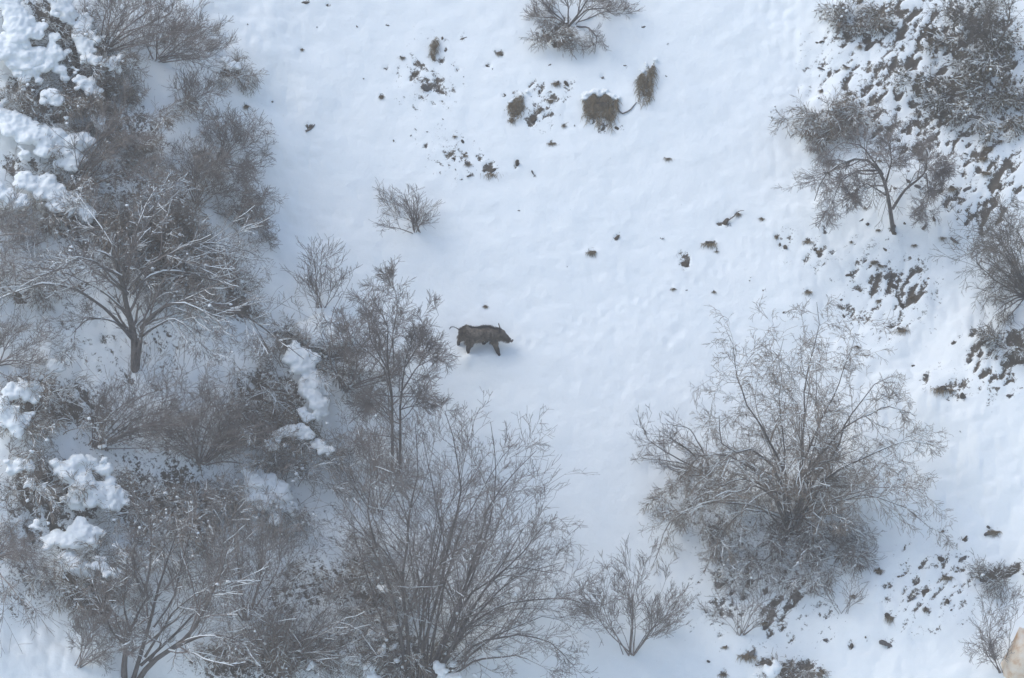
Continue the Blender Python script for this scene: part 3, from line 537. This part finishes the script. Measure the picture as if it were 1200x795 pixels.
# ------------------------------------------------------------------ clods and tufts poking through the snow
def clod_mesh(seed):
    g = np.random.default_rng(seed); V = IV.copy()
    for _ in range(7):                                  # break faces off the lump
        d = nrm(g.normal(size=3)*np.array([1, .6, 1])); k = .35+.45*g.random(); e = V@d-k; V = V-np.maximum(e, 0)[:, None]*d*.9
    sh = g.normal()*.8; V[:, 0] = V[:, 0]+sh*V[:, 2]; V = V*(1+.15*g.normal(size=(len(V), 1)))
    V[:, 2] *= .45+.35*g.random(); V[:, 1] *= .5; return new_mesh('clod', V*.55, None, IF, smooth=False)
def blades_mesh(seed, n=110):
    g = np.random.default_rng(seed); o = np.stack([g.normal(size=n)*.3, g.normal(size=n)*.15, np.full(n, .12)], 1); K = 5
    d = nrm(np.stack([g.normal(size=n)*.7, -.5+g.normal(size=n)*.4, np.full(n, .5)], 1)); Q = np.zeros((n, K, 3)); Q[:, 0] = o; L_ = (.3+.7*g.random(n))[:, None]
    for k in range(1, K): d = nrm(d+np.array([0, -.25, -.55])); Q[:, k] = Q[:, k-1]+d*L_/(K-1)
    V, F = tubes(Q, np.repeat((.018*np.linspace(1, .3, K))[None], n, 0), 3); return new_mesh('blades', V, F)
def lip_mesh(seed):
    V = IV.copy(); V = V*(1+.2*vnoise(V[:, 0]*2+seed*5, V[:, 1]*2+V[:, 2], seed)[:, None]); V = V*np.array([.62, .42, .25])+np.array([0, .28, .24]); return new_mesh('lip', V, None, IF)
CL = [clod_mesh(i) for i in range(10)]; BL = [blades_mesh(i) for i in range(5)]; LP = [lip_mesh(i) for i in range(5)]
for m_ in CL[:8]: m_.materials.append(M['soil'])
for m_ in CL[8:]: m_.materials.append(M['rock'])
for m_ in BL: m_.materials.append(M['drygrass'])
for m_ in LP: m_.materials.append(M['snow'])
crng = random.Random(5)
def clod(px, py, s, label, group, tuft=None, tall=1.0):
    w = s/44.0*1.0; q = ground(px, py+s*.15); q[2] -= w*.10; i = crng.randrange(10)
    if tuft is None: tuft = crng.random() < .5 and s > 4
    r = bpy.data.objects.new('grass_tuft' if tuft else 'soil_clod', None); col.objects.link(r); r.location = q; r.empty_display_size = .05
    r['label'] = label; r['category'] = 'grass tuft' if tuft else 'soil clod'
    if group: r['group'] = group
    sc = (w*(.7+.7*crng.random()), w, w*tall*(.6+.8*crng.random()))
    a = bpy.data.objects.new('earth', CL[i]); col.objects.link(a); a.parent = r; a.scale = sc; a.rotation_euler = (R(20), crng.uniform(-1.2, 1.2), crng.uniform(-.4, .4))
    if tuft:
        b_ = bpy.data.objects.new('blades', BL[crng.randrange(5)]); col.objects.link(b_); b_.parent = r; b_.scale = (sc[0], sc[1], sc[2]*1.1)
    if False:
        c = bpy.data.objects.new('snow_cap', LP[crng.randrange(5)]); col.objects.link(c); c.parent = r; c.scale = (sc[0]*1.1, sc[1], sc[2]); c.rotation_euler = (0, crng.uniform(-.3, .3), crng.uniform(-.5, .5))
    return r
def grass_clump(px, py, w, hgt, seed, label, slant=0):
    g = np.random.default_rng(seed); B = ground(px, py); root = thing('grass_clump', label, 'grass clump', B); n = int(26*w); K = 6
    u = np.clip(g.choice(np.linspace(-.85, .85, 8)+g.normal(size=8)*.08, n)+g.normal(size=n)*.11, -1, 1); X0 = px+u*w*.5; Y0 = py-hgt*.42+hgt*(.06*np.sin(u*8+seed*1.7)-.10*u*u*-1)+slant*u*hgt*.5+g.random(n)*hgt*.75*np.clip(.85-.45*(u-.15)**2+.25*np.sin(u*9+seed*2)+.2*g.normal(size=n), .12, 1.1)
    o = P(X0, Y0, .03+.10*g.random(n)); L_ = (hgt/44*(.08+.24*g.random(n)**1.5))[:, None]
    d = nrm(np.stack([g.normal(size=n)*.7-u*.1, -.7+g.normal(size=n)*.25, .45+.3*g.normal(size=n)], 1)); Q = np.zeros((n, K, 3)); Q[:, 0] = o
    for k in range(1, K): d = nrm(d+np.array([0, -.12, -.38])+g.normal(size=(n, 3))*.12); Q[:, k] = Q[:, k-1]+d*L_/(K-1)
    b_ = Bag(); b_.tube(Q, np.repeat((.0075*np.linspace(1, .3, K))[None], n, 0), 3); b_.build('blades', M['drygrass'], root, B)
    e = link('earth', CL[seed % 8].copy(), None, root); e.location = P(px, py-hgt*.05, 0)-B; e.scale = (w/44*.55, .2, hgt/44*.55)
    sp_ = [(P(px+t*w*.5+g.normal()*1.5, py-hgt*.46+hgt*(.06*math.sin(t*8+seed*1.7)+.10*t*t)+slant*t*hgt*.5-1, .06), w/44*(.09+.07*g.random())) for t in np.linspace(-.9, .9, 7)]
    snow_mesh('snow_lip', sp_, root, B, .03)
    return root
def clods(L_, noun, group):
    for a in L_: clod(a[0], a[1], a[2], noun, group)
clods([(455, 28, 4), (472, 66, 5), (453, 80, 4), (447, 114, 6), (519, 45, 6), (522, 58, 5), (536, 82, 4), (543, 90, 3), (512, 103, 5), (585, 60, 7), (571, 75, 4), (577, 80, 3), (543, 42, 6), (418, 30, 3), (426, 92, 3)],
      'small dark clod in the loose scatter of clods high on the open slope', 'scattered clods high on the open slope')
clods([(488, 153, 3), (499, 171, 7), (481, 159, 3), (502, 155, 3), (462, 165, 4), (533, 160, 5), (544, 166, 7), (545, 182, 5), (531, 187, 5), (549, 194, 5), (551, 206, 6), (568, 200, 7), (540, 211, 4), (534, 201, 3), (607, 192, 9), (625, 202, 6), (519, 140, 3)],
      'small dark clod in the string of clods above the small lone shrub', 'string of clods above the lone shrub')
clods([(652, 97, 8), (666, 98, 9), (632, 108, 6), (645, 118, 7), (644, 76, 4), (592, 111, 4), (600, 140, 7), (633, 128, 7), (673, 148, 4), (661, 148, 5), (647, 168, 6)], 'dark earthy clod among the cluster beside the big brown grass clump', 'clods beside the big grass clump')
clods([(725, 150, 8), (733, 75, 5), (706, 90, 6), (695, 50, 4), (753, 31, 5), (782, 52, 3), (780, 89, 3), (783, 185, 6)], 'small dark clod in the smooth snow round the big brown grass clumps', 'clods round the big grass clumps')
for a, lb in [((487, 84, 12), 'brown tuft just under the tall narrow tuft'), ((500, 102, 14), 'brown tuft lowest of the three under the tall narrow one'),
              ((575, 198, 14), 'widest dark tuft in the string of clods above the lone shrub'), ((622, 138, 12), 'dark wedge-shaped clod under a snow lip'),
              
              ((693, 294, 9), 'small brown flat clod alone in the open snow'), ((722, 277, 8), 'thin dark curved clod alone in the open snow'), ((802, 305, 15), 'reddish brown clod standing out in the open snow'),
              ((832, 282, 11), 'dark pointed clod above the reddish brown clod'), ((849, 258, 13), 'dark clod with a stick curling away from it'), ((920, 287, 11), 'dark swallow-shaped clod between small ones'),
              ((364, 150, 8), 'short curved stick of dark earth in the smooth snow at the thicket edge'), ((569, 358, 5), 'tiny dark clod in the snow just above the animal'), ((1105, 655, 12), 'dark square stone beside an olive clod'),
              ((1126, 653, 13), 'olive brown clod beside the dark square stone'), ((1083, 692, 13), 'dark upright stone in the snow near the lower corner'), ((1043, 721, 13), 'olive tuft with dark points near the lower edge'),
              ((1042, 752, 13), 'olive V-shaped tuft at the lower edge'), ((877, 765, 14), 'olive V-shaped tuft below the lone tree'), ((1103, 458, 12), 'flat brown clod beside a bigger dark one'), ((1128, 465, 13), 'dark pointed clod by the flat brown one'),
              ((1058, 388, 10), 'olive pointed clod alone under the speckled patch')]:
    clod(*a, lb, None)
clods([(776, 278, 4), (840, 292, 5), (865, 250, 6), (893, 255, 5), (915, 285, 6), (910, 277, 5), (948, 281, 8), (958, 294, 7), (837, 339, 5), (806, 338, 3), (789, 337, 5), (665, 312, 3), (878, 328, 4), (895, 340, 4), (947, 342, 7), (918, 368, 4), (608, 246, 3)],
      'small dark clod in the thin scatter between the open snow and the lone tree', 'thin scatter of clods above the lone tree')
clods([(998, 321, 8), (990, 368, 8), (1017, 373, 8), (1040, 322, 12), (1048, 333, 12), (1025, 307, 8), (1058, 356, 13), (1033, 312, 7), (1063, 330, 6), (1070, 345, 7), (1076, 352, 6), (985, 350, 5), (1008, 340, 4), (1030, 352, 5), (1004, 407, 5), (1022, 345, 5), (1046, 268, 9), (1082, 266, 8), (1072, 285, 5)],
      'dark clod in the speckled patch below the small crooked tree', 'speckled patch below the crooked tree')
clods([(1116, 405, 7), (1135, 422, 8), (1086, 443, 8), (1116, 458, 5), (1187, 460, 7), (1126, 507, 3), (1112, 470, 4), (1070, 430, 4)], 'small dark clod in the snow beside the lone tree crown', 'clods beside the lone tree crown')
clods([(1158, 618, 6), (1165, 623, 9), (1130, 632, 8), (1068, 700, 9), (1110, 707, 10), (1085, 716, 7), (1114, 717, 4), (998, 756, 7), (967, 750, 6), (1014, 748, 5), (1030, 667, 8), (1053, 674, 5), (1105, 622, 6), (832, 775, 5), (847, 790, 7), (850, 758, 5), (918, 735, 6), (960, 787, 12), (1110, 678, 8), (895, 730, 6), (1060, 640, 5), (870, 700, 6), (1000, 700, 5)],
      'dark clod in the uneven snow of the lower slope', 'clods on the lower slope')
clods([(290, 30, 3), (354, 57, 5), (288, 124, 7), (319, 117, 4), (358, 2, 8), (383, 5, 4), (371, 31, 3)], 'small dark speck of earth in the smooth snow by the thicket edge', 'specks by the thicket edge')
sp = []
while len(sp) < 70:
    x = crng.uniform(925, 1200); y = crng.uniform(0, 300)
    if crng.random() < sstep(900, 1000, x-y*.12): sp.append((x, y, crng.uniform(4, 10)))
clods(sp, 'dark clod on the broken snowy bank by the leafy thickets', 'clods on the broken bank')
grass_clump(703, 131, 40, 46, 1, 'biggest brown grass clump hanging under a snow lip on the open slope')
grass_clump(757, 101, 20, 48, 2, 'tall brown grass clump beside the biggest one, joined by a dark root', -.4)
grass_clump(605, 127, 18, 30, 3, 'fuzzy brown grass clump next to a dark notch in the snow', -.5)
grass_clump(509, 58, 9, 28, 4, 'tall narrow brown grass clump at the head of the scattered clods', -.3)
# branch lying on the open slope between the two big clumps
def stick(pts, r, label, hh=.06):
    Q = resample([P(x, y, hh) for x, y in pts], 8)[None]; o = Q[0, 0]; V, F = tubes(Q, np.linspace(r, r*.4, 8)[None], 5)
    ob = link('fallen_stick', new_mesh('fallen_stick', V-o, F), M['bark'], None, o); ob['label'] = label; ob['category'] = 'stick'
stick([(720, 122), (728, 134), (738, 130), (746, 120)], .03, 'dark root bridging the two big brown grass clumps')
stick([(851, 260), (860, 254), (866, 247), (872, 247)], .02, 'thin stick curling away from a dark clod')
stick([(358, 154), (364, 152), (369, 146)], .035, 'short thick stick lying in smooth snow by the thicket edge')
stick([(463, 548), (466, 540), (465, 525)], .04, 'dark stub of wood by the foot of the slim tree', .3)
# pale tan blob put in place of a blurred warm patch in the corner
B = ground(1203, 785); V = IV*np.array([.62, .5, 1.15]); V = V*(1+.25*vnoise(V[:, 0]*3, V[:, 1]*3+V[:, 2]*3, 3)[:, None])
ob = link('blob', new_mesh('blob', V, None, IF), M['corner_tan'], None, B+np.array([.05, 0, .1])); ob['label'] = 'pale tan blob in place of a blurred warm patch in the lower corner'; ob['category'] = 'blob'

# ------------------------------------------------------------------ the wild boar
def boar():
    O = ground(566, 409)
    root = thing('wild_boar', 'brown wild boar walking across the open snow, tail out behind', 'boar', O)
    vs = []; es = []; rs = []
    def v(x, y, z, a, b=None, p=None):
        vs.append((x, y, z)); rs.append((a, b or a))
        if p is not None: es.append((p, len(vs)-1))
        return len(vs)-1
    s0 = v(-.49, 0, .53, .20, .235)
    s1 = v(-.33, 0, .535, .225, .265, s0); s2 = v(-.12, 0, .53, .235, .275, s1); s3 = v(.08, 0, .53, .24, .285, s2); s4 = v(.24, 0, .535, .225, .275, s3)
    s5 = v(.37, 0, .52, .19, .22, s4); s6 = v(.48, -.01, .48, .15, .175, s5); s7 = v(.57, -.02, .43, .105, .12, s6); s8 = v(.655, -.03, .375, .072, .076, s7); s9 = v(.735, -.04, .33, .058, .06, s8)
    rump = v(-.59, 0, .53, .13, .15, s0)
    def leg(parent, pts):
        p = parent
        for (x, y, z, r) in pts: p = v(x, y, z, r, None, p)
    leg(s4, [(.29, -.13, .36, 0.121), (.34, -.14, .22, 0.086), (.38, -.15, .10, 0.059), (.41, -.15, .01, 0.048), (.44, -.155, -.07, 0.045)])
    leg(s3, [(.10, .10, .36, 0.115), (.05, .11, .24, 0.081), (.01, .12, .14, 0.053), (-.02, .12, .05, 0.043)])
    leg(s1, [(-.36, -.13, .36, 0.150), (-.34, -.15, .26, 0.109), (-.39, -.16, .16, 0.069), (-.39, -.16, .07, 0.048), (-.37, -.165, .0, 0.045)])
    leg(s0, [(-.53, .11, .40, 0.138), (-.56, .12, .30, 0.092), (-.64, .12, .22, 0.055), (-.66, .12, .12, 0.045), (-.63, .12, .05, 0.043)])
    me = bpy.data.meshes.new('body_cage'); me.from_pydata(vs, es, []); tmp = bpy.data.objects.new('body_cage', me); col.objects.link(tmp)
    sk = tmp.modifiers.new('skin', 'SKIN'); sk.use_smooth_shade = True; sk.branch_smoothing = .6
    for i, r in enumerate(rs): me.skin_vertices[0].data[i].radius = r; me.skin_vertices[0].data[i].use_root = (i == 0)
    ss = tmp.modifiers.new('sub', 'SUBSURF'); ss.levels = 3; ss.render_levels = 3
    dg = bpy.context.evaluated_depsgraph_get(); bm = bpy.data.meshes.new_from_object(tmp.evaluated_get(dg)); bpy.data.objects.remove(tmp)
    nV = len(bm.vertices); V = np.zeros(nV*3, np.float32); bm.vertices.foreach_get('co', V); V = V.reshape(-1, 3)
    Nn = np.zeros(nV*3, np.float32); bm.vertices.foreach_get('normal', Nn); Nn = Nn.reshape(-1, 3)
    V += Nn*(.012*vnoise(V[:, 0]/.07, V[:, 2]/.07+V[:, 1]*9, 2))[:, None]; V[:, 2] += (.035*np.exp(-((V[:, 0]+.42)/.18)**2)-.02*np.exp(-((V[:, 0]-.1)/.2)**2))*(V[:, 2] > .6)
    bm.vertices.foreach_set('co', V.ravel()); bm.update()
    M['coat'] = None
    m, n, b, N, L = mat('boar_coat'); c = N.new('ShaderNodeTexCoord'); sx = N.new('ShaderNodeSeparateXYZ'); L.new(c.outputs['Object'], sx.inputs[0])
    t = noise_node(N, L, 9, 6, .75); t.inputs['Distortion'].default_value = 1
    r = ramp(N, [(.38, (.055, .043, .033)), (.5, (.13, .105, .080)), (.62, (.24, .20, .155))]); L.new(t.outputs['Fac'], r.inputs[0])
    dk = N.new('ShaderNodeMapRange'); dk.inputs[1].default_value = .12; dk.inputs[2].default_value = .30; L.new(sx.outputs['Z'], dk.inputs[0])
    dx = N.new('ShaderNodeMapRange'); dx.inputs[1].default_value = .36; dx.inputs[2].default_value = .70; dx.inputs[3].default_value = 1; dx.inputs[4].default_value = .35; L.new(sx.outputs['X'], dx.inputs[0])
    mu = N.new('ShaderNodeMath'); mu.operation = 'MULTIPLY'; L.new(dk.outputs[0], mu.inputs[0]); L.new(dx.outputs[0], mu.inputs[1])
    mx = N.new('ShaderNodeMixRGB'); mx.inputs[1].default_value = (.028, .023, .020, 1); L.new(mu.outputs[0], mx.inputs[0]); L.new(r.outputs[0], mx.inputs[2]); L.new(mx.outputs[0], b.inputs['Base Color'])
    b.inputs['Roughness'].default_value = .8; b.inputs['Specular IOR Level'].default_value = .2; M['coat'] = m
    dark = simple('boar_dark', [(.3, (.03, .026, .022)), (.7, (.06, .05, .042))], 20, .7)
    bm.materials.clear(); link('body', bm, m, root)
    g = np.random.default_rng(3); i = g.integers(0, nV, 9000); i = i[(V[i, 2] > .3)]
    o = V[i]; d = nrm(Nn[i]*.45+np.array([-.9, 0, -.25])+g.normal(size=(len(i), 3))*.2); K = 3; L_ = (.03+.04*g.random(len(i)))[:, None]
    Q = np.stack([o, o+d*L_*.5, o+nrm(d+np.array([0, 0, -.3]))*L_], 1); Vb, Fb = tubes(Q, np.repeat(np.array([[.0035, .0025, .001]]), len(Q), 0), 3)
    link('fur', new_mesh('fur', Vb, Fb), m, root)
    # mane of stiff bristles along the spine
    n_ = 900; x = g.uniform(-.35, .5, n_); ctr = (np.abs(V[:, 1]) < .06) & (V[:, 2] > .4); bx = np.linspace(-.6, .6, 25); bz = [V[ctr & (np.abs(V[:, 0]-q) < .05), 2].max() for q in bx]; zt = np.interp(x, bx, bz); o = np.stack([x, g.normal(size=n_)*.02, zt-.02], 1)
    d = nrm(np.stack([-.6+g.normal(size=n_)*.3, g.normal(size=n_)*.25, np.full(n_, .8)], 1)); L_ = (.05+.05*g.random(n_)*np.exp(-((x-.2)/.25)**2))[:, None]
    Vb, Fb = tubes(np.stack([o, o+d*L_*.6, o+d*L_+np.array([-.01, 0, 0])], 1), np.repeat(np.array([[.005, .004, .001]]), n_, 0), 3); link('mane', new_mesh('mane', Vb, Fb), dark, root)
    # ears
    for s in (-1, 1):
        A = np.array([[0, -.035, 0], [0, .035, 0], [-.01, .03, .06], [-.01, -.03, .06], [-.015, 0, .125]]); Bk = A+np.array([-.02, 0, 0]); Vv = np.concatenate([A, Bk])
        F3 = np.array([[2, 3, 4], [9, 8, 7], [2, 4, 9], [2, 9, 7], [4, 3, 8], [4, 8, 9]]); F4 = np.array([[0, 1, 2, 3], [6, 5, 8, 7], [1, 6, 7, 2], [5, 0, 3, 8]])
        e = link('ear', new_mesh('ear', Vv, F4, F3), dark, root, (.47, s*.075-.01, np.interp(.47, bx, bz)-.03)); e.rotation_euler = (s*-.35, -.15, s*.2); e.scale = (1.25, 1.25, 1.25)
    Q = resample([(-.60, 0, .63), (-.67, 0, .685), (-.76, -.005, .735), (-.84, -.01, .735), (-.86, -.01, .69), (-.875, -.01, .66)], 12)[None]
    Vb, Fb = tubes(Q, np.array([[.02, .017, .014, .012, .011, .010, .010, .011, .014, .016, .013, .004]]), 6); link('tail', new_mesh('tail', Vb, Fb), dark, root)
    V2 = IV*np.array([.022, .05, .052]); e = link('snout', new_mesh('snout', V2, None, IF), dark, root, (.765, -.042, .328)); e.rotation_euler = (0, .6, 0)
    ivory = simple('tusk_ivory', [(.3, (.25, .22, .17)), (.7, (.35, .31, .24))], 10, .5)
    for s in (-1, 1):
        e = link('eye', new_mesh('eye', IV*.014, None, IF), dark, root, (.565, s*.078-.02, .50))
        Q = resample([(.68, -.035+s*.04, .345), (.695, -.035+s*.062, .355), (.69, -.035+s*.068, .39)], 5)[None]; Vb, Fb = tubes(Q, np.array([[.006, .006, .005, .004, .001]]), 5)
        link('tusk', new_mesh('tusk', Vb, Fb), ivory, root)
    root.location.z -= .10
    return root
boar()

# ------------------------------------------------------------------ cold damp air
def haze():
    X0, X1, Y0, Y1, Z0, Z1 = -262, 262, -262, 262, -70, 235
    V = np.array([[x, y, z] for z in (Z0, Z1) for y in (Y0, Y1) for x in (X0, X1)], float)
    F = np.array([[0, 2, 3, 1], [4, 5, 7, 6], [0, 1, 5, 4], [2, 6, 7, 3], [0, 4, 6, 2], [1, 3, 7, 5]])
    m = bpy.data.materials.new('haze'); m.use_nodes = True; N = m.node_tree.nodes; N.clear()
    o = N.new('ShaderNodeOutputMaterial'); v = N.new('ShaderNodeVolumePrincipled'); v.inputs['Color'].default_value = (.99, .95, .90, 1); v.inputs['Density'].default_value = HAZE
    m.node_tree.links.new(v.outputs[0], o.inputs['Volume']); h = link('haze', new_mesh('haze', V, F, smooth=False), m); h['kind'] = 'stuff'; h['label'] = 'thin cold haze over the hillside'
HAZE = .0020
haze()
print('FACES', sum(len(o.data.polygons) for o in bpy.data.objects if o.type == 'MESH'))
